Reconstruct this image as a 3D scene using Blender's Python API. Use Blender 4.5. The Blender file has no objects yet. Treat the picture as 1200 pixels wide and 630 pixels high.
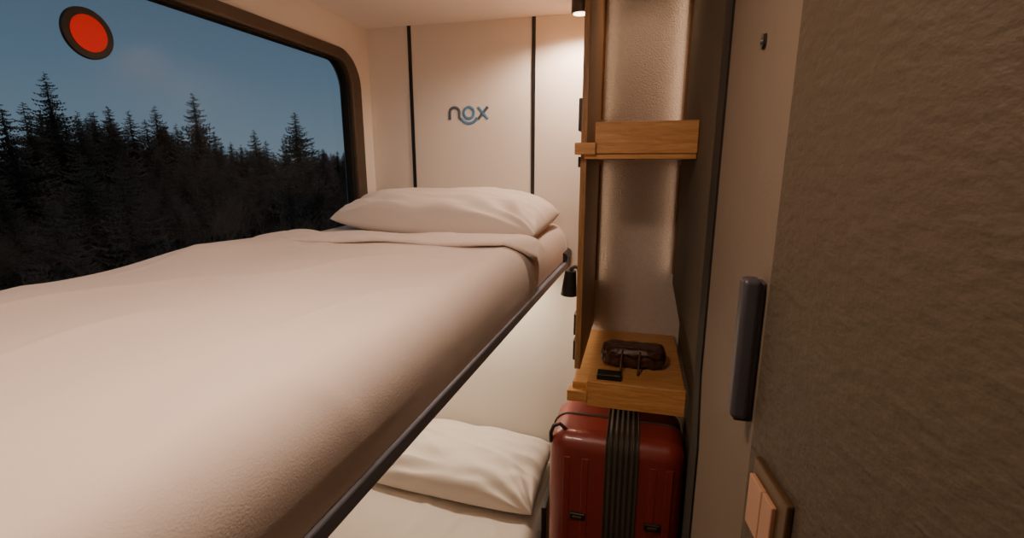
import bpy, bmesh, math, random
from mathutils import Vector, Matrix, noise
random.seed(7)
scene = bpy.context.scene
COL = scene.collection

# ------------------------------------------------------------------ materials
def new_mat(name):
    m = bpy.data.materials.new(name); m.use_nodes = True
    nt = m.node_tree; b = nt.nodes['Principled BSDF']
    return m, nt, b

def mat(name, col, rough=0.6, metal=0.0, bump=0.0, bscale=200.0, stretch=(1,1,1), var=0.0, vscale=6.0,
        sheen=0.0, spec=0.5, bdist=0.002, detail=3.0, coat=0.0):
    m, nt, b = new_mat(name)
    b.inputs['Base Color'].default_value = (*col, 1)
    b.inputs['Roughness'].default_value = rough
    b.inputs['Metallic'].default_value = metal
    b.inputs['Specular IOR Level'].default_value = spec
    if sheen: b.inputs['Sheen Weight'].default_value = sheen
    if coat: b.inputs['Coat Weight'].default_value = coat
    tc = nt.nodes.new('ShaderNodeTexCoord')
    mp = nt.nodes.new('ShaderNodeMapping'); mp.inputs['Scale'].default_value = stretch
    nt.links.new(tc.outputs['Object'], mp.inputs['Vector'])
    if bump:
        n = nt.nodes.new('ShaderNodeTexNoise'); n.inputs['Scale'].default_value = bscale; n.inputs['Detail'].default_value = detail
        bp = nt.nodes.new('ShaderNodeBump'); bp.inputs['Strength'].default_value = bump; bp.inputs['Distance'].default_value = bdist
        nt.links.new(mp.outputs[0], n.inputs['Vector']); nt.links.new(n.outputs['Fac'], bp.inputs['Height'])
        nt.links.new(bp.outputs[0], b.inputs['Normal'])
    if var:
        n2 = nt.nodes.new('ShaderNodeTexNoise'); n2.inputs['Scale'].default_value = vscale; n2.inputs['Detail'].default_value = 5
        nt.links.new(mp.outputs[0], n2.inputs['Vector'])
        mx = nt.nodes.new('ShaderNodeMix'); mx.data_type = 'RGBA'
        mx.inputs['A'].default_value = (*[c*(1-var) for c in col], 1)
        mx.inputs['B'].default_value = (*[min(1, c*(1+var)) for c in col], 1)
        nt.links.new(n2.outputs['Fac'], mx.inputs['Factor']); nt.links.new(mx.outputs['Result'], b.inputs['Base Color'])
    return m

def wood(name, c1, c2, stretch=(1,1,1), rough=0.45):
    m, nt, b = new_mat(name)
    tc = nt.nodes.new('ShaderNodeTexCoord'); mp = nt.nodes.new('ShaderNodeMapping'); mp.inputs['Scale'].default_value = stretch
    nt.links.new(tc.outputs['Object'], mp.inputs['Vector'])
    n = nt.nodes.new('ShaderNodeTexNoise'); n.inputs['Scale'].default_value = 9; n.inputs['Detail'].default_value = 7; n.inputs['Roughness'].default_value=0.65
    n.inputs['Distortion'].default_value = 0.6
    r = nt.nodes.new('ShaderNodeValToRGB'); r.color_ramp.elements[0].position = 0.36; r.color_ramp.elements[1].position = 0.64
    r.color_ramp.elements[0].color = (*c1,1); r.color_ramp.elements[1].color = (*c2,1)
    nt.links.new(mp.outputs[0], n.inputs['Vector']); nt.links.new(n.outputs['Fac'], r.inputs['Fac']); nt.links.new(r.outputs[0], b.inputs['Base Color'])
    bp = nt.nodes.new('ShaderNodeBump'); bp.inputs['Strength'].default_value = 0.2; bp.inputs['Distance'].default_value = 0.001
    nt.links.new(n.outputs['Fac'], bp.inputs['Height']); nt.links.new(bp.outputs[0], b.inputs['Normal'])
    b.inputs['Roughness'].default_value = rough
    return m

def emit(name, col, s):
    m, nt, b = new_mat(name)
    b.inputs['Base Color'].default_value = (*col,1)
    b.inputs['Emission Color'].default_value = (*col,1); b.inputs['Emission Strength'].default_value = s
    return m

M_white = mat('wall_laminate_white', (0.82,0.77,0.71), 0.55, bump=0.15, bscale=350)
M_ceil  = mat('ceiling_white', (0.82,0.76,0.71), 0.7, bump=0.1, bscale=300)
M_plaster = mat('wall_plaster_textured', (0.60,0.53,0.48), 0.5, bump=1.0, bscale=170, bdist=0.006, detail=4, var=0.10, vscale=60)
M_olive = mat('panel_olive_grey', (0.085,0.070,0.048), 0.7, bump=0.1, bscale=250, spec=0.25)
M_rubber = mat('rubber_black', (0.010,0.009,0.007), 0.6, spec=0.3)
M_strip = mat('strip_black', (0.008,0.008,0.009), 0.4)
M_beige = mat('panel_beige', (0.155,0.120,0.088), 0.6, bump=0.25, bscale=260, var=0.06, vscale=30, spec=0.3)
M_leather = mat('panel_embossed_brown', (0.070,0.053,0.035), 0.6, bump=0.9, bscale=62, stretch=(1,0.8,1.5), bdist=0.0035, detail=3, var=0.10, vscale=60, spec=0.35)
M_floor = mat('floor_vinyl', (0.10,0.08,0.06), 0.5, var=0.2)
M_frame = mat('window_frame_bronze', (0.085,0.060,0.038), 0.38, metal=0.3, bump=0.1)
M_linen = mat('linen_sheet', (0.79,0.67,0.61), 0.85, bump=0.35, bscale=420, sheen=0.2, var=0.03, vscale=12, bdist=0.001)
M_pillow = mat('linen_pillow', (0.78,0.70,0.64), 0.85, bump=0.3, bscale=380, sheen=0.2, bdist=0.001)
M_rail = mat('rail_anodised', (0.27,0.29,0.37), 0.5, metal=0.1)
M_black = mat('plastic_black', (0.012,0.012,0.012), 0.4)
M_oak = wood('oak_shelf', (0.42,0.19,0.055), (0.60,0.32,0.12), (1.2,14,14))
M_oakp = wood('oak_panel', (0.22,0.105,0.036), (0.38,0.20,0.075), (16,16,1.2))
M_red = mat('suitcase_shell_red', (0.205,0.025,0.020), 0.36, bump=0.5, bscale=260, bdist=0.0008, coat=0.2)
M_redband = mat('suitcase_band_grey', (0.040,0.033,0.025), 0.5, bump=0.1)
M_brown = mat('leather_brown', (0.058,0.022,0.013), 0.42, bump=0.5, bscale=120, var=0.3, vscale=30)
M_handle = mat('handle_slate', (0.055,0.055,0.068), 0.42, metal=0.3)
M_copper = mat('switch_copper', (0.40,0.22,0.135), 0.45, metal=0.2)
M_bronze = mat('switch_frame_bronze', (0.08,0.045,0.018), 0.4, metal=0.3)
M_logo_d = mat('logo_slate', (0.09,0.13,0.19), 0.5)
M_logo_b = mat('logo_blue', (0.11,0.28,0.50), 0.5)
M_sred = mat('sticker_red', (0.85,0.012,0.010), 0.5)
M_steel = mat('steel', (0.5,0.48,0.45), 0.3, metal=0.9)
M_lamp = emit('lamp_glow', (1.0,0.78,0.5), 8)

def glass_mat():
    m = bpy.data.materials.new('window_glass'); m.use_nodes = True
    nt = m.node_tree; nt.nodes.clear()
    o = nt.nodes.new('ShaderNodeOutputMaterial'); mix = nt.nodes.new('ShaderNodeMixShader')
    t = nt.nodes.new('ShaderNodeBsdfTransparent'); g = nt.nodes.new('ShaderNodeBsdfGlossy')
    t.inputs['Color'].default_value = (0.92,0.95,0.95,1)
    g.inputs['Roughness'].default_value = 0.17
    f = nt.nodes.new('ShaderNodeFresnel'); f.inputs['IOR'].default_value = 1.22
    nt.links.new(f.outputs[0], mix.inputs[0]); nt.links.new(t.outputs[0], mix.inputs[1]); nt.links.new(g.outputs[0], mix.inputs[2])
    nt.links.new(mix.outputs[0], o.inputs[0])
    return m
M_glass = glass_mat()

# ------------------------------------------------------------------ helpers
def group(name, loc=(0,0,0)):
    e = bpy.data.objects.new(name, None); e.location = loc; e.empty_display_size = 0.05
    COL.objects.link(e); return e

def obj(name, me, m=None, parent=None, smooth=False):
    o = bpy.data.objects.new(name, me); COL.objects.link(o)
    if m: me.materials.append(m)
    if smooth:
        for p in me.polygons: p.use_smooth = True
    if parent:
        o.parent = parent; o.matrix_parent_inverse = Matrix.Translation(-parent.location)
    return o

def box(name, x0,x1,y0,y1,z0,z1, m, parent=None, bw=0.0, seg=3):
    me = bpy.data.meshes.new(name); bm = bmesh.new()
    bmesh.ops.create_cube(bm, size=1)
    for v in bm.verts:
        v.co = Vector(((x0+x1)/2+v.co.x*(x1-x0), (y0+y1)/2+v.co.y*(y1-y0), (z0+z1)/2+v.co.z*(z1-z0)))
    bm.to_mesh(me); bm.free()
    o = obj(name, me, m, parent)
    if bw: 
        b = o.modifiers.new('bevel','BEVEL'); b.width=bw; b.segments=seg
        for p in me.polygons: p.use_smooth=True
        w = o.modifiers.new('wn','WEIGHTED_NORMAL')
    return o

def cyl(name, p0, p1, r0, r1, m, parent=None, n=32, caps=True):
    p0=Vector(p0); p1=Vector(p1); d=(p1-p0); L=d.length
    me=bpy.data.meshes.new(name); bm=bmesh.new()
    bmesh.ops.create_cone(bm, cap_ends=caps, segments=n, radius1=r0, radius2=r1, depth=L)
    q=d.to_track_quat('Z','Y').to_matrix().to_4x4()
    bmesh.ops.transform(bm, matrix=Matrix.Translation((p0+p1)/2)@q, verts=bm.verts)
    bm.to_mesh(me); bm.free()
    o=obj(name, me, m, parent, smooth=True)
    me.set_sharp_from_angle(angle=math.radians(40))
    return o

def tube(name, pts, r, m, parent=None, cyclic=False, flat=None):
    cu=bpy.data.curves.new(name,'CURVE'); cu.dimensions='3D'; cu.bevel_depth=r; cu.bevel_resolution=4; cu.use_fill_caps=True
    sp=cu.splines.new('POLY'); sp.points.add(len(pts)-1)
    for i,p in enumerate(pts): sp.points[i].co=(*p,1)
    sp.use_cyclic_u=cyclic
    t=bpy.data.objects.new(name,cu); COL.objects.link(t)
    dg=bpy.context.evaluated_depsgraph_get(); me=bpy.data.meshes.new_from_object(t.evaluated_get(dg))
    bpy.data.objects.remove(t); 
    if flat:
        ax,c,s=flat
        for v in me.vertices: v.co[ax]=c+(v.co[ax]-c)*s
    me.name=name; me.materials.clear()
    return obj(name, me, m, parent, smooth=True)

def rrect(y0,y1,z0,z1,r,n=10):
    pts=[]
    for cx,cz,a0 in ((y1-r,z1-r,0),(y0+r,z1-r,90),(y0+r,z0+r,180),(y1-r,z0+r,270)):
        for i in range(n+1):
            a=math.radians(a0+90*i/n); pts.append((cx+r*math.cos(a), cz+r*math.sin(a)))
    return pts

def plate_hole(name, outer, inner, x0, x1, m, parent=None, bev=0.0):
    """plate in the YZ plane with a hole"""
    cu=bpy.data.curves.new(name,'CURVE'); cu.dimensions='2D'; cu.fill_mode='BOTH'; cu.extrude=(x1-x0)/2-bev; cu.bevel_depth=bev; cu.bevel_resolution=2
    for loop in (outer,inner):
        sp=cu.splines.new('POLY'); sp.points.add(len(loop)-1)
        for i,p in enumerate(loop): sp.points[i].co=(p[0],p[1],0,1)
        sp.use_cyclic_u=True
    t=bpy.data.objects.new(name,cu); COL.objects.link(t)
    dg=bpy.context.evaluated_depsgraph_get(); me=bpy.data.meshes.new_from_object(t.evaluated_get(dg))
    bpy.data.objects.remove(t)
    for v in me.vertices:
        a,b,c=v.co; v.co=((x0+x1)/2+c, a, b)
    me.materials.clear(); me.name=name
    return obj(name, me, m, parent)

def grid_mesh(name, rows, m, parent=None, closed=False):
    nr=len(rows); nc=len(rows[0]); vs=[p for r in rows for p in r]; fs=[]
    for i in range(nr-1):
        for j in range(nc-1 if not closed else nc):
            a=i*nc+j; b=i*nc+(j+1)%nc; fs.append((a,b,b+nc,a+nc))
    me=bpy.data.meshes.new(name); me.from_pydata(vs,[],fs); me.update()
    return obj(name, me, m, parent, smooth=True)

def extrude_poly(name, pts, axis, a0, a1, m, parent=None):
    def f(p,t):
        return {'y':(p[0],t,p[1]),'x':(t,p[0],p[1]),'z':(p[0],p[1],t)}[axis]
    n=len(pts); vs=[f(p,a0) for p in pts]+[f(p,a1) for p in pts]
    fs=[tuple(range(n)), tuple(range(2*n-1,n-1,-1))]+[(i,n+i,n+(i+1)%n,(i+1)%n) for i in range(n)]
    me=bpy.data.meshes.new(name); me.from_pydata(vs,[],fs); me.update()
    bm=bmesh.new(); bm.from_mesh(me); bmesh.ops.recalc_face_normals(bm, faces=bm.faces); bm.to_mesh(me); bm.free()
    return obj(name, me, m, parent)

# ------------------------------------------------------------------ room shell
XL=-1.09; YF=1.90; YB=-0.55; ZC=2.27; ZT=2.45; XW=0.145
box('floor', -1.15,0.5, YB-0.05,YF+0.05, -0.05,0.0, M_floor)
box('ceiling', -1.15,-0.150, YB-0.05,YF+0.05, ZC,ZT+0.05, M_ceil)
box('ceiling_raised', -0.150,0.5, YB-0.05,YF+0.05, ZT,ZT+0.05, M_ceil)
box('wall_far', -1.15,-0.150, YF,YF+0.05, 0,ZC, M_white)
box('wall_niche_back', -0.150,0.20, YF,YF+0.05, 0,ZT, M_plaster)
box('wall_back', -1.15,0.5, YB-0.05,YB, 0,ZT, M_white)

W0,W1,Z0,Z1=-0.35,1.745,1.44,2.118
outer=[(YB-0.05,0),(YF+0.05,0),(YF+0.05,ZC),(YB-0.05,ZC)]
plate_hole('wall_left', outer, rrect(W0-0.03,W1+0.03,Z0-0.03,Z1+0.02,0.12), -1.15, XL, M_white)

win=group('window_1',(-1.1,0.7,1.78))
plate_hole('frame', rrect(W0-0.065,W1+0.065,Z0-0.05,Z1+0.036,0.125), rrect(W0-0.012,W1+0.012,Z0-0.01,Z1+0.008,0.095), -1.118,-1.078, M_frame, win, bev=0.006)
plate_hole('gasket', rrect(W0-0.02,W1+0.02,Z0-0.02,Z1+0.012,0.10), rrect(W0,W1,Z0,Z1,0.085), -1.128,-1.095, M_rubber, win, bev=0.003)
me=bpy.data.meshes.new('pane'); me.from_pydata([(-1.127,a,b) for a,b in ((W0-.028,Z0-.028),(W1+.028,Z0-.028),(W1+.028,Z1+.018),(W0-.028,Z1+.018))],[],[(0,1,2,3)])
obj('pane',me,M_glass,win)
# emergency exit disc stuck to the glass
DY,DZ=0.837,2.010
st=group('emergency_window_disc',(-1.12,DY,2.0))
cyl('ring', (-1.1265,DY,DZ),(-1.120,DY,DZ),0.0505,0.0495,M_black,st,48)
cyl('centre',(-1.120,DY,DZ),(-1.1185,DY,DZ),0.036,0.036,M_sred,st,48)

# far wall joint strips
box('trim_1', -0.912,-0.898, YF-0.004,YF+0.001, 1.45,ZC, M_strip)
box('trim_2', -0.411,-0.397, YF-0.004,YF+0.001, 1.45,ZC, M_strip)

# logo sign
lg=group('wall_logo',(-0.665,YF,1.933))
yl=YF-0.001; s=0.0058
def lp(pts): return [(-0.665+a, yl, 1.936+b) for a,b in pts]
npts=[(-0.078,-0.022),(-0.078,0.006)]+[(-0.078+0.02*(1-math.cos(t)),0.006+0.018*math.sin(t)) for t in [math.pi*i/12 for i in range(1,13)]]+[(-0.038,-0.014),(-0.030,-0.022)]
tube('letter_n', lp(npts), s, M_logo_d, lg, flat=(1,yl,0.3))
tube('letter_o', lp([(0.002+0.021*math.cos(2*math.pi*i/32),0.003+0.021*math.sin(2*math.pi*i/32)) for i in range(32)]), s, M_logo_b, lg, cyclic=True, flat=(1,yl,0.3))
tube('smile', lp([(0.002+0.037*math.cos(a),0.000+0.037*math.sin(a)) for a in [math.radians(205+130*i/20) for i in range(21)]]), s, M_logo_b, lg, flat=(1,yl,0.3))
tube('letter_x1', lp([(0.040,0.024),(0.060,0.001),(0.080,-0.022)]), s, M_logo_b, lg, flat=(1,yl,0.3))
tube('letter_x2', lp([(0.080,0.024),(0.060,0.001),(0.040,-0.022)]), s, M_logo_d, lg, flat=(1,yl,0.3))

# ------------------------------------------------------------------ right side walls
extrude_poly('wall_right_niche', [(XW,ZT),(XW,1.30),(0.182,1.14),(0.182,0),(0.25,0),(0.25,ZT)], 'y', 1.06, YF, M_olive)
extrude_poly('trim_3', [(1.07,ZT),(1.07,1.33),(1.04,1.19),(1.04,0),(0.94,0),(0.94,1.19),(0.985,1.33),(0.985,ZT)], 'x', XW-0.004, 0.25, M_rubber)
box('wall_right', XW,0.25, 0.56,1.0, 0,ZT, M_beige)
# angled embossed door leaf
ang=math.radians(8)
dv=Vector((-math.sin(ang),math.cos(ang),0)); nv=Vector((math.cos(ang),math.sin(ang),0))
P0=Vector((XW-0.002,0.562,0))
def dp(t,o,z): 
    p=P0-dv*t+nv*o; return (p.x,p.y,z)
pts=[dp(0,0,0)[:2],dp(1.16,0,0)[:2],dp(1.16,0.05,0)[:2],dp(0,0.05,0)[:2]]
dg_=group('door_1',(0.2,0.1,1.2))
dd=extrude_poly('leaf', pts,'z',0,ZT,M_leather,dg_)
box('wall_right_end', 0.25,0.45, YB,1.0, 0,ZT, M_beige)

# pull handle
hd=group('door_pull_handle',(0.13,0.59,1.54))
box('bar',0.1195,0.1395,0.574,0.600,1.452,1.622,M_handle,hd,0.006,5)
box('mount_upper',0.132,0.1455,0.580,0.604,1.456,1.618,M_handle,hd,0.003)
box('mount_lower',0.124,0.1455,0.578,0.602,1.448,1.460,M_black,hd,0.003)
# small lock
lk=group('coat_hook_socket',(XW,0.7185,1.9))
cyl('ring',(XW+0.002,0.7185,1.898),(XW-0.004,0.7185,1.898),0.010,0.009,M_black,lk)
cyl('pin',(XW-0.004,0.7185,1.898),(XW-0.006,0.7185,1.898),0.004,0.003,M_handle,lk)

# light switch on the leaf
sw=group('light_switch',(0.155,0.505,1.396))
def obox(name,t0,t1,o0,o1,z0,z1,m,parent,bw=0.0):
    me=bpy.data.meshes.new(name); bm=bmesh.new()
    vs=[bm.verts.new(dp(t,o,z)) for z in (z0,z1) for t,o in ((t0,o0),(t1,o0),(t1,o1),(t0,o1))]
    for f in ((0,1,2,3),(7,6,5,4),(0,4,5,1),(1,5,6,2),(2,6,7,3),(3,7,4,0)): bm.faces.new([vs[i] for i in f])
    bmesh.ops.recalc_face_normals(bm,faces=bm.faces); bm.to_mesh(me); bm.free()
    o=obj(name,me,m,parent)
    if bw:
        b=o.modifiers.new('b','BEVEL'); b.width=bw; b.segments=3
    return o
obox('frame',0.030,0.112,-0.007,0.0,1.350,1.434,M_bronze,sw,0.002)
obox('rocker_1',0.034,0.067,-0.012,-0.006,1.356,1.416,M_copper,sw,0.0015)
obox('rocker_2',0.0675,0.092,-0.0115,-0.006,1.356,1.416,M_copper,sw,0.0015)

# ------------------------------------------------------------------ divider and shelves
dvp=group('divider_panel',(-0.15,1.6,1.7))
box('board',-0.164,-0.146,1.42,1.899,1.12,ZC,M_oakp,dvp,0.002)
box('board_top',-0.149,-0.1462,1.42,1.899,ZC,ZT,M_oakp,dvp)
so=group('power_socket',(-0.17,1.5,1.2))
for i,(z,h) in enumerate(((1.25,0.07),(1.165,0.066))):
    box('plate_%d'%(i+1),-0.175,-0.163,1.46,1.53,z-h/2,z+h/2,M_black,so,0.003)
sc=group('control_panel',(-0.17,1.5,1.85))
box('panel_plate',-0.174,-0.163,1.43,1.52,1.835,1.925,M_black,sc,0.003)
box('panel_button',-0.172,-0.163,1.43,1.47,1.735,1.765,M_black,sc,0.002)

g=group('wooden_shelf',(0,1.6,1.772))
box('lip',-0.122,0.1445,1.385,1.405,1.772,1.856,M_oak,g,0.003)
box('slab',-0.144,0.1445,1.40,1.899,1.772,1.80,M_oak,g,0.002)
box('nosing',-0.176,-0.118,1.375,1.42,1.770,1.802,M_oak,g,0.003)
box('underlay',-0.150,0.1435,1.392,1.70,1.758,1.772,M_oak,g,0.002)
g=group('wooden_shelf.001',(0,1.6,1.06))
box('lip',-0.122,0.166,1.385,1.405,1.018,1.100,M_oak,g,0.003)
box('slab',-0.166,0.166,1.40,1.899,1.058,1.088,M_oak,g,0.002)
box('nosing',-0.180,-0.118,1.380,1.42,1.030,1.066,M_oak,g,0.003)

# reading lamp on the divider
rl=group('reading_lamp',(-0.19,1.48,1.4))
tube('neck',[(-0.164,1.47,1.43),(-0.176,1.47,1.435),(-0.187,1.468,1.428),(-0.189,1.466,1.415)],0.006,M_black,rl)
cyl('shade',(-0.194,1.47,1.344),(-0.189,1.467,1.422),0.0255,0.017,M_black,rl)
cyl('plate',(-0.164,1.47,1.43),(-0.169,1.47,1.43),0.014,0.013,M_black,rl)
cyl('bulb',(-0.194,1.47,1.3425),(-0.194,1.47,1.3435),0.019,0.019,M_lamp,rl)

# ------------------------------------------------------------------ bunks
def xe(y): return -0.333+0.041*y
XB=-1.066
def prof(s,y,top,zb,off):
    rx=0.075; rz=top-zb; e=xe(y)
    if s<0.7:
        return XB+(e-rx-XB)*s/0.7, top+off, 0.0, 1.0
    th=(s-0.7)/0.3*math.pi/2
    c,sn=max(math.cos(th),0),math.sin(th)
    return e-rx+(rx)*sn**0.75+off*sn, zb+rz*c**0.75+off*c, sn, c
def cols(n1=70,n2=26):
    return [0.7*i/n1 for i in range(n1)]+[0.7+0.3*i/n2 for i in range(n2+1)]
def wr(x,y,a=1.0,sd=0):
    n=noise.noise
    v=0.0045*n(Vector((x*2.6+sd,y*1.7,sd)))+0.0025*n(Vector((x*8+sd,y*4.0,1.3)))
    r=abs(n(Vector((x*3.4+1.2*y,y*2.2-1.5*x,4.1+sd)))); v+=0.0018*math.exp(-(r/0.05)**2)
    return v*a

b1=group('bunk_bed',(-0.68,0.9,1.45))
rows=[]
for i in range(61):
    y=-0.12+1.99*i/60; row=[]
    for s in cols():
        x,z,nx,nz=prof(s,y,1.515,1.385,0); row.append((x,y,z+wr(x,y,0.3,9)*nz))
    rows.append(row)
rows.append([(p[0],p[1]+0.004,1.385) for p in rows[-1]])
grid_mesh('mattress_sheet',rows,M_linen,b1)
# duvet
rows=[]
N=150
for i in range(N+1):
    y=-0.14+1.46*i/N; row=[]
    for s in cols(100,36):
        x,z,nx,nz=prof(s,y,1.515,1.382,0.010)
        w=wr(x,y,1.3,2)
        lump=0.012*math.exp(-((x+1.02)/0.10)**2)*(1+0.7*math.sin(y*6+1)+0.4*math.sin(y*15))
        edge=0.006*nx*noise.noise(Vector((y*3.3,s*3,7)))
        row.append((x+nx*(w*0.6+edge)*(1 if s<0.97 else 0.3), y, z+nz*(w+lump)))
    rows.append(row)
grid_mesh('duvet',rows,M_linen,b1)
# folded-back duvet hem : soft flattened roll swept across the bed
rows=[]
for s in cols(100,40):
    if s>0.885: break
    ring=[]
    tail=min(1,max(0,(0.885-s)/0.03))**0.5*0.3+0.7
    for k in range(28):
        a=2*math.pi*k/28
        ca,sa=math.cos(a),math.sin(a)
        yy0=1.29+0.018*math.sin(s*7)+0.16*(s-0.4)
        hw=(0.080+0.012*math.sin(s*11))*tail
        th=0.0095+0.004*noise.noise(Vector((s*9,k*0.2,3)))
        dy=hw*math.copysign(abs(ca)**0.8,ca)
        dn=0.008+th*math.copysign(abs(sa)**0.7,sa)+0.009*noise.noise(Vector((s*7,dy*9,1)))+0.008*max(0,(s-0.7))/0.25
        x2,z2,nx2,nz2=prof(s,yy0+dy,1.515,1.380,0.010)
        x2+= nx2*dn; z2+=nz2*dn + wr(x2,yy0+dy,0.8,2)*nz2
        ring.append((x2,yy0+dy,z2))
    rows.append(ring)
grid_mesh('duvet_fold',rows,M_linen,b1,closed=True)
# base & rail
extrude_poly('base', [(XL+0.001,-0.15),(xe(-0.15)-0.02,-0.15),(xe(1.88)-0.02,1.88),(XL+0.001,1.88)],'z',1.357,1.388,M_white,b1)
rail=extrude_poly('rail', [(xe(-0.15)-0.022,-0.15),(xe(-0.15)+0.015,-0.15),(xe(1.80)+0.013,1.80),(xe(1.84)+0.0,1.84),(xe(1.84)-0.022,1.84)],'z',1.353,1.381,M_rail,b1)
bevel_=rail.modifiers.new('b','BEVEL'); bevel_.width=0.005; bevel_.segments=3
cyl('bracket',(xe(1.84)-0.002,1.78,1.400),(xe(1.84)-0.002,1.899,1.400),0.017,0.017,M_black,b1)
box('bracket_plate',xe(1.84)-0.026,xe(1.84)+0.010,1.80,1.899,1.345,1.40,M_black,b1,0.004)

b2=group('bunk_bed.001',(-0.68,0.9,0.3))
ZM=0.468
box('bed_base',XL+0.001,-0.275,-0.15,1.899,0.0,0.33,M_olive,b2,0.004)
box('side_guard',-0.268,-0.250,1.45,1.899,0.30,0.58,M_black,b2,0.004)
rows=[]
for i in range(91):
    y=-0.14+2.02*i/90; row=[]
    for s in cols(60,16):
        x,z,nx,nz=prof(s,y,ZM,0.32,0); row.append((x-0.012*nx,y,z+wr(x,y,3.5,5)*nz))
    rows.append(row)
rows.append([(p[0],p[1]+0.004,0.33) for p in rows[-1]])
grid_mesh('mattress_sheet',rows,M_pillow,b2)

def pillow(name,L,W,H,c,rz,tx,seed,ty=0,amp=1.0,px=3.0):
    nu,nv=130,90; vs=[];fs=[]
    n=noise.noise
    def pt(u,v,side):
        t=((1-abs(u)**px)*(1-abs(v)**2.6))
        t=max(t,0)**0.46
        x=L/2*u*(1-0.05*(1-v*v)*abs(u)**2)*(1-0.03*(abs(u*v))**3)
        y=W/2*v*(1-0.08*(1-u*u)*abs(v)**2)*(1-0.05*(abs(u*v))**3)
        ed=max(abs(u),abs(v))
        ax=math.copysign(abs(u)**1.3,u)
        f1=n(Vector((ax*1.1+seed, v*3.4+u*0.9, seed)))
        f1=1-abs(f1)*2.2
        f2=n(Vector((u*2.0+seed*2, v*4.5-u*1.8, seed+4)))
        du,dvv=1.05-u,v+1.05
        a2=math.atan2(dvv*0.7,du); d2=math.hypot(du,dvv)
        f4=math.sin(a2*15+1.5*n(Vector((d2*1.5,seed,0))))*math.exp(-(d2/0.9)**2)
        du,dvv=-1.05-u,v+1.05
        a3=math.atan2(dvv*0.7,-du); d3=math.hypot(du,dvv)
        f5=math.sin(a3*13+2*n(Vector((d3*1.5,seed,3))))*math.exp(-(d3/0.8)**2)
        ang=math.atan2(v,u)
        f3=n(Vector((ang*2.6,seed,1.0)))
        w=0.012*f1*(0.25+0.75*abs(u))+0.007*f2*(0.4+0.6*ed)+0.010*f3*ed**3+0.014*n(Vector((u*1.4,v*1.6,seed)))+0.010*f4+0.008*f5
        w*=amp
        if side>0: z=H*0.66*t+w*min(1,t*1.5)
        else: z=-H*0.34*t
        z+=0.010*(u*u*v*v)
        return Vector((x,y,z))
    for side in (1,-1):
        base=len(vs)
        for j in range(nv+1):
            for i in range(nu+1):
                u=-1+2*i/nu; v=-1+2*j/nv
                u=math.sin(u*math.pi/2)*0.6+u*0.4; v=math.sin(v*math.pi/2)*0.6+v*0.4
                vs.append(pt(u,v,side))
        for j in range(nv):
            for i in range(nu):
                a=base+j*(nu+1)+i; q=(a,a+1,a+nu+2,a+nu+1)
                fs.append(q if side>0 else q[::-1])
    me=bpy.data.meshes.new(name); me.from_pydata(vs,[],fs); me.update()
    bm=bmesh.new(); bm.from_mesh(me); bmesh.ops.remove_doubles(bm,verts=bm.verts,dist=0.0004)
    R=Matrix.Translation(c)@Matrix.Rotation(rz,4,'Z')@Matrix.Rotation(tx,4,'X')@Matrix.Rotation(ty,4,'Y')
    bmesh.ops.transform(bm,matrix=R,verts=bm.verts); bm.to_mesh(me); bm.free()
    return obj(name,me,M_pillow,None,smooth=True)
pillow('pillow',0.75,0.42,0.155,(-0.655,1.655,1.550),math.radians(-2),math.radians(4),3.3,ty=math.radians(2),amp=1.05)
pillow('pillow.001',0.72,0.39,0.160,(-0.650,1.695,0.526),math.radians(-3),math.radians(9),21.7,amp=1.5,px=2.4)

# ------------------------------------------------------------------ luggage platform, suitcase, bag
pl=group('luggage_platform',(-0.03,1.6,0.14))
box('top',-0.245,0.180,1.24,1.899,0.25,0.28,M_oak,pl,0.002)
box('front',-0.245,0.180,1.26,1.28,0.0,0.25,M_olive,pl)
box('side',-0.245,-0.225,1.28,1.899,0.0,0.25,M_olive,pl)

su=group('suitcase',(-0.024,1.43,0.6))
sx0,sx1,sy0,sy1,sz0,sz1=-0.222,0.173,1.300,1.56,0.325,0.962
sh=box('shell',sx0,sx1,sy0,sy1,sz0,sz1,M_red,su,0.052,10)
for i,xx in enumerate((-0.165,-0.110,0.085,0.130)):
    box('rib_%d'%(i+1),xx-0.010,xx+0.010,sy0-0.0020,sy0+0.01,sz0+0.07,sz1-0.07,M_red,su,0.0019,4)
loop=[(x,1.43,z) for x,z in rrect(sx0-0.001,sx1+0.001,sz0-0.001,sz1+0.001,0.053,8)]
tube('zip_seam',loop,0.004,M_redband,su,cyclic=True)
R=0.055
prof_b=[(sy0-0.006,sz0+0.05),(sy0-0.006,sz1-0.049)]+[(sy0-0.006+R-R*math.cos(t),sz1-0.049+R*math.sin(t)) for t in [math.pi/2*i/8 for i in range(1,9)]]
prof_b+=[(sy1-0.045,sz1+0.006)]
rows=[]
nb=64
for k in range(nb+1):
    x=-0.053+0.096*k/nb
    ph=(k/nb)*6*2*math.pi
    d=0.0022*math.cos(ph)
    if k in (0,nb): d=-0.007
    row=[]
    for i,(y,z) in enumerate(prof_b):
        t=min(max((i-1)/8,0),1)*math.pi/2
        row.append((x,y-d*math.cos(t),z+d*math.sin(t)))
    rows.append(row)
grid_mesh('band_ridges',rows,M_redband,su)
for nm,cx,cz in (('latch_1',-0.128,0.695),('latch_2',0.092,0.700)):
    box(nm,cx-0.024,cx+0.024,sy0-0.008,sy0+0.002,cz-0.012,cz+0.012,M_black,su,0.004)
    box(nm+'_tab',cx-0.014,cx+0.014,sy0-0.010,sy0-0.006,cz-0.004,cz+0.004,M_bronze,su,0.002)
tube('side_handle',[(sx0+0.05,1.34,0.955),(sx0+0.03,1.33,0.978),(sx0+0.012,1.33,0.970),(sx0+0.003,1.33,0.945),(sx0+0.004,1.33,0.915)],0.006,M_redband,su)
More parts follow.
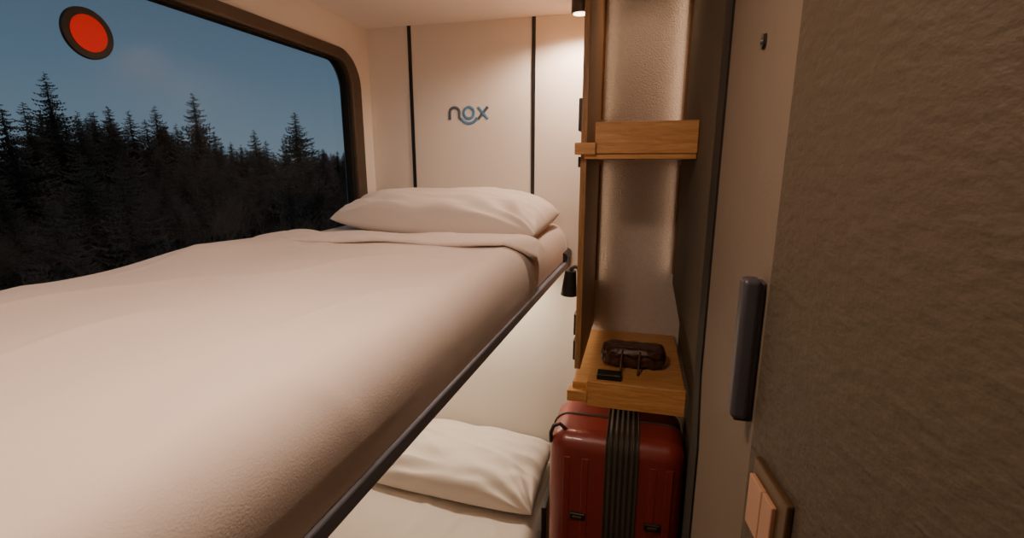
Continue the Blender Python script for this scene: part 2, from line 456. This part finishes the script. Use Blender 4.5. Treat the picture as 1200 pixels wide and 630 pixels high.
for i,(a,b) in enumerate(((-0.17,1.34),(0.12,1.34),(-0.17,1.52),(0.12,1.52))):
    cyl('wheel_%d'%(i+1),(a-0.01,b,0.305),(a+0.01,b,0.305),0.025,0.025,M_black,su)

def pouch():
    g=group('toiletry_bag',(0.01,1.56,1.13))
    nu,nv=96,48
    def body(name,cx,cy,cz,ax,ay,az,e1=0.42,e2=0.6,fold=0.004):
        rows=[]
        for j in range(nv+1):
            ph=-math.pi/2+math.pi*j/nv; row=[]
            for i in range(nu):
                th=2*math.pi*i/nu
                c=max(math.cos(ph),0); sp=math.sin(ph)
                px=math.copysign(abs(math.cos(th))**e1,math.cos(th))*c**0.55
                py=math.copysign(abs(math.sin(th))**0.7,math.sin(th))*c**0.7
                pz=math.copysign(abs(sp)**e2,sp)
                n=noise.noise(Vector((px*2.5,py*2,pz*2+cz)))
                n2=noise.noise(Vector((px*6+3,py*3,pz*1.5)))
                zz=cz+az*pz*(1-0.12*px*px)+fold*n
                zz=max(zz,1.0895)
                row.append((cx+ax*px,cy+ay*py+fold*n+fold*1.2*n2,zz))
            rows.append(row)
        return grid_mesh(name,rows,M_brown,g,closed=True)
    body('body',0.012,1.575,1.122,0.106,0.050,0.033,0.5,0.6,0.006)
    body('flap',0.012,1.566,1.147,0.100,0.052,0.016,0.45,0.7,0.006)
    for k,x in enumerate((-0.02,0.035)):
        tube('strap_%d'%(k+1),[(x,1.535,1.160),(x-0.002,1.512,1.15),(x-0.004,1.504,1.13),(x-0.004,1.497,1.103),(x-0.006,1.482,1.092)],0.0035,M_brown,g)
    tube('strap_top',[(-0.02,1.535,1.160),(-0.01,1.525,1.166),(0.01,1.522,1.167),(0.035,1.535,1.160)],0.0035,M_brown,g)
pouch()
wl=group('wallet',(-0.06,1.44,1.10))
box('body',-0.095,-0.020,1.428,1.470,1.088,1.107,M_black,wl,0.003)

# ------------------------------------------------------------------ lamps
def light(name,kind,loc,e,col,size=0.1,size_y=None,rot=(0,0,0),spot=None,blend=0.5,parent=None):
    l=bpy.data.lights.new(name,kind); l.energy=e; l.color=col
    if kind=='AREA':
        l.size=size
        if size_y: l.shape='RECTANGLE'; l.size_y=size_y
    else: l.shadow_soft_size=size
    if spot: l.spot_size=math.radians(spot); l.spot_blend=blend
    o=bpy.data.objects.new(name,l); o.location=loc; o.rotation_euler=[math.radians(a) for a in rot]; COL.objects.link(o)
    if parent: o.parent=parent; o.matrix_parent_inverse=Matrix.Translation(-parent.location)
    return o
WARM=(1.0,0.65,0.41); WARM2=(1.0,0.72,0.53)
cs=group('ceiling_spotlight',(-0.215,1.74,2.25))
cyl('can',(-0.215,1.74,2.27),(-0.215,1.74,2.225),0.030,0.030,M_black,cs)
cyl('lens',(-0.215,1.74,2.2245),(-0.215,1.74,2.2235),0.023,0.023,M_lamp,cs)
light('bulb','SPOT',(-0.215,1.74,2.215),18.0,WARM2,0.02,spot=165,blend=0.5,parent=cs)

ns=group('ceiling_spotlight.001',(0.0,1.72,2.43))
cyl('can',(0.0,1.72,2.45),(0.0,1.72,2.42),0.030,0.030,M_black,ns)
cyl('lens',(0.0,1.72,2.4195),(0.0,1.72,2.4185),0.023,0.023,M_lamp,ns)
light('bulb','SPOT',(0.0,1.72,2.41),2.4,WARM,0.02,spot=120,blend=0.9,parent=ns)
# slim vertical LED profiles in the niche corners, grazing the plaster
nl=group('niche_led_profile',(0.0,1.88,1.7))
for nm,xx,z0,z1,en in (('upper_right',0.141,1.86,2.42,0.20),('upper_left',-0.142,1.90,2.42,0.09),('lower_left',-0.142,1.30,1.74,0.08),('lower_right',0.141,1.34,1.74,0.05)):
    box('profile_'+nm,xx-0.003,xx+0.003,1.872,1.880,z0,z1,M_oakp,nl)
    sgn=-1 if xx>0 else 1
    light('led_'+nm,'AREA',(xx+sgn*0.005,1.876,(z0+z1)/2),en,WARM,z1-z0,0.006,rot=(0,90 if xx>0 else -90,0),parent=nl)

mc=group('bunk_fill_lamp',(-0.5,0.45,2.26))  # added out-of-view fill with a fixture around it, lights the bedding from above
cyl('rim',(-0.36,0.38,2.27),(-0.36,0.38,2.255),0.11,0.105,M_frame,mc,48)
cyl('diffuser',(-0.36,0.38,2.2548),(-0.36,0.38,2.2520),0.095,0.09,M_lamp,mc,48)
light('bulb','AREA',(-0.36,0.38,2.245),7.8,WARM2,0.2,parent=mc)

ul=group('bunk_led_strip',(-0.65,1.3,1.35))
box('profile',-0.95,-0.38,1.72,1.745,1.344,1.3565,M_steel,ul,0.002)
light('led','AREA',(-0.66,1.732,1.340),5.4,(1.0,0.80,0.58),0.55,0.02,parent=ul)
light('reading_bulb','SPOT',(-0.194,1.47,1.336),0.8,WARM,0.015,spot=120,blend=0.8,parent=rl)

# ------------------------------------------------------------------ outside: forest at dusk, railway on an embankment
GZ=-3.6
M_tree=mat('spruce_needles',(0.095,0.090,0.074),0.9,var=0.6,vscale=2.0)
M_ground=mat('forest_floor',(0.04,0.032,0.022),0.95,var=0.5,vscale=0.6)
M_bare=mat('bare_branches',(0.19,0.145,0.105),0.9)
box('ground',-220,-1.6,-120,260,GZ-0.2,GZ,M_ground)

def spruce(seed,dens=1.0,rw=0.2):
    rnd=random.Random(seed); vs=[];fs=[]
    def tri(*p):
        b=len(vs); vs.extend(p); fs.append(tuple(range(b,b+len(p))))
    n=int(50*dens)
    for i in range(5):
        a0=2*math.pi*i/5;a1=2*math.pi*(i+1)/5;r=0.013
        tri((r*math.cos(a0),r*math.sin(a0),0),(r*math.cos(a1),r*math.sin(a1),0),(0,0,1))
    for i in range(n):
        t=i/(n-1); z=0.08+0.90*t
        R=(rw*(1-t)**0.8+0.014)*(0.85+0.3*rnd.random())
        m=10 if t<0.75 else 6
        o=rnd.random()*6
        for k in range(m):
            a=o+2*math.pi*k/m+rnd.uniform(-.3,.3); L=R*rnd.uniform(0.5,1.25)
            if rnd.random()<0.10: continue
            d=Vector((math.cos(a),math.sin(a),0)); q=Vector((-d.y,d.x,0))
            z0=z+rnd.uniform(-.012,.012); dr=rnd.uniform(0.2,0.5)
            def P(s): return d*(L*s)+Vector((0,0,z0-dr*L*math.sin(s*2.4)*0.8+0.25*L*s*s*0.6))
            seg=5
            for g in range(seg):
                s0=g/seg; s1=(g+1)/seg; w=0.20*L*(1-s0)+0.004
                p0=P(s0);p1=P(s1)
                tri(p0-q*w*0.18,p0+q*w*0.18,p1+Vector((0,0,0)))
                for sg in (1,-1):
                    tw=p0+d*(L*0.20)+q*sg*w*rnd.uniform(0.8,1.6)+Vector((0,0,-rnd.uniform(0.2,0.9)*w))
                    tri(p0,p0+d*L*0.10,tw)
                dn=p0+d*L*0.05+Vector((0,0,-rnd.uniform(0.4,1.1)*w-0.004))
                tri(p0,p1,dn)
    me=bpy.data.meshes.new('spruce_mesh_%d'%seed); me.from_pydata([tuple(v) for v in vs],[],fs); me.materials.append(M_tree); me.update()
    return me
def shrub(seed):
    rnd=random.Random(seed); vs=[];fs=[]
    def stick(p,d,L,r,dep):
        e=p+d*L; q=d.cross(Vector((0.3,0.2,0.9))).normalized()*r; q2=d.cross(q).normalized()*r
        b=len(vs); vs.extend([p-q,p+q,e+q*0.4,e-q*0.4,p-q2,p+q2,e+q2*0.4,e-q2*0.4]); fs.extend([(b,b+1,b+2,b+3),(b+4,b+5,b+6,b+7)])
        if dep<=0: return
        for k in range(rnd.choice((2,3,3))):
            nd=(d+Vector((rnd.uniform(-.7,.7),rnd.uniform(-.7,.7),rnd.uniform(-.1,.5)))).normalized()
            stick(p+d*L*rnd.uniform(.5,1),nd,L*rnd.uniform(.55,.8),r*0.6,dep-1)
    for i in range(2):
        d=Vector((rnd.uniform(-.15,.15),rnd.uniform(-.15,.15),1)).normalized()
        stick(Vector((rnd.uniform(-.1,.1),rnd.uniform(-.1,.1),0)),d,0.42,0.009,6)
    me=bpy.data.meshes.new('bare_tree_mesh_%d'%seed); me.from_pydata([tuple(v) for v in vs],[],fs); me.materials.append(M_bare); me.update()
    return me
forest=group('spruce_forest',(-40,40,GZ))
TM=[spruce(1,1,0.2),spruce(2,1.2,0.23),spruce(3,0.9,0.18),spruce(4,1.0,0.26)]
cnt=0
CH=1.75-GZ
def place(me,x,y,h,w=1.0,nm='tree'):
    global cnt
    cnt+=1
    o=bpy.data.objects.new('%s_%d'%(nm,cnt),me); COL.objects.link(o)
    o.parent=forest; o.matrix_parent_inverse=Matrix.Translation(-forest.location)
    o.location=(x,y,GZ); o.scale=(h*w,h*w,h); o.rotation_euler=(0,0,random.uniform(0,6.28))
hero=[(.589,.093),(.66,.154),(.706,.076),(.758,.109),(.798,.103),(.855,.119),(.954,.158),(1.048,.052),(1.13,.087),(1.30,.148),(1.369,.064),(1.485,.028),
      (.62,.10),(.90,.085),(1.17,.06),(1.25,.07),(.50,.11),(.42,.13),(.55,.08),(.73,.095),(.83,.09),(1.0,.07),(1.08,.045),(1.42,.045)]
for k,m in hero:
    d=random.uniform(36,43); place(random.choice(TM),-d,k*d,m*d+CH,random.uniform(1.1,1.4))
for i in range(260):
    d=random.uniform(38,62); k=random.uniform(0.0,2.4)
    m=random.uniform(0.055,0.100)-0.055*min(1,max(0,(k-0.80)*3.5))
    place(random.choice(TM),-d,k*d,m*d+CH,random.uniform(1.1,1.5))
for i in range(230):
    d=random.uniform(15,38); k=random.uniform(0.0,2.4)
    m=random.uniform(-0.13,0.035)
    place(random.choice(TM),-d,k*d,max(1.5,m*d+CH),random.uniform(1.1,1.6))
SM=[shrub(11),shrub(12),shrub(13)]
for i in range(70):
    d=random.uniform(11,28); k=random.uniform(0.2,2.2)
    place(random.choice(SM),-d,k*d,random.uniform(2.4,4.4),1.0,'bare_tree')

tree_fill=bpy.data.lights.new('tree_fill','SUN'); tree_fill.energy=0.38; tree_fill.color=(1.0,0.78,0.65); tree_fill.angle=0.1  # weak directional fill, added so the dusk trees don't go black
so_=bpy.data.objects.new('tree_fill',tree_fill); so_.rotation_euler=(math.radians(60),0,math.radians(75)); COL.objects.link(so_)

w=bpy.data.worlds.new('World'); scene.world=w; w.use_nodes=True; nt=w.node_tree
bg=nt.nodes['Background']; tc=nt.nodes.new('ShaderNodeTexCoord'); sp=nt.nodes.new('ShaderNodeSeparateXYZ'); r=nt.nodes.new('ShaderNodeValToRGB')
nt.links.new(tc.outputs['Generated'],sp.inputs[0]); nt.links.new(sp.outputs['Z'],r.inputs['Fac']); nt.links.new(r.outputs[0],bg.inputs['Color'])
e=r.color_ramp.elements; e[0].position=0.0; e[0].color=(0.150,0.205,0.255,1); e[1].position=0.45; e[1].color=(0.040,0.066,0.106,1)
x=r.color_ramp.elements.new(0.15); x.color=(0.094,0.148,0.210,1)
bg.inputs['Strength'].default_value=1.0

# ------------------------------------------------------------------ camera
cam=bpy.data.cameras.new('camera'); cam.lens=17.1; cam.sensor_width=36; cam.clip_start=0.01; cam.clip_end=600
co=bpy.data.objects.new('camera',cam); co.location=(0,0,1.75); co.rotation_euler=(math.radians(77.6),0,math.radians(14.4)); COL.objects.link(co)
scene.camera=co
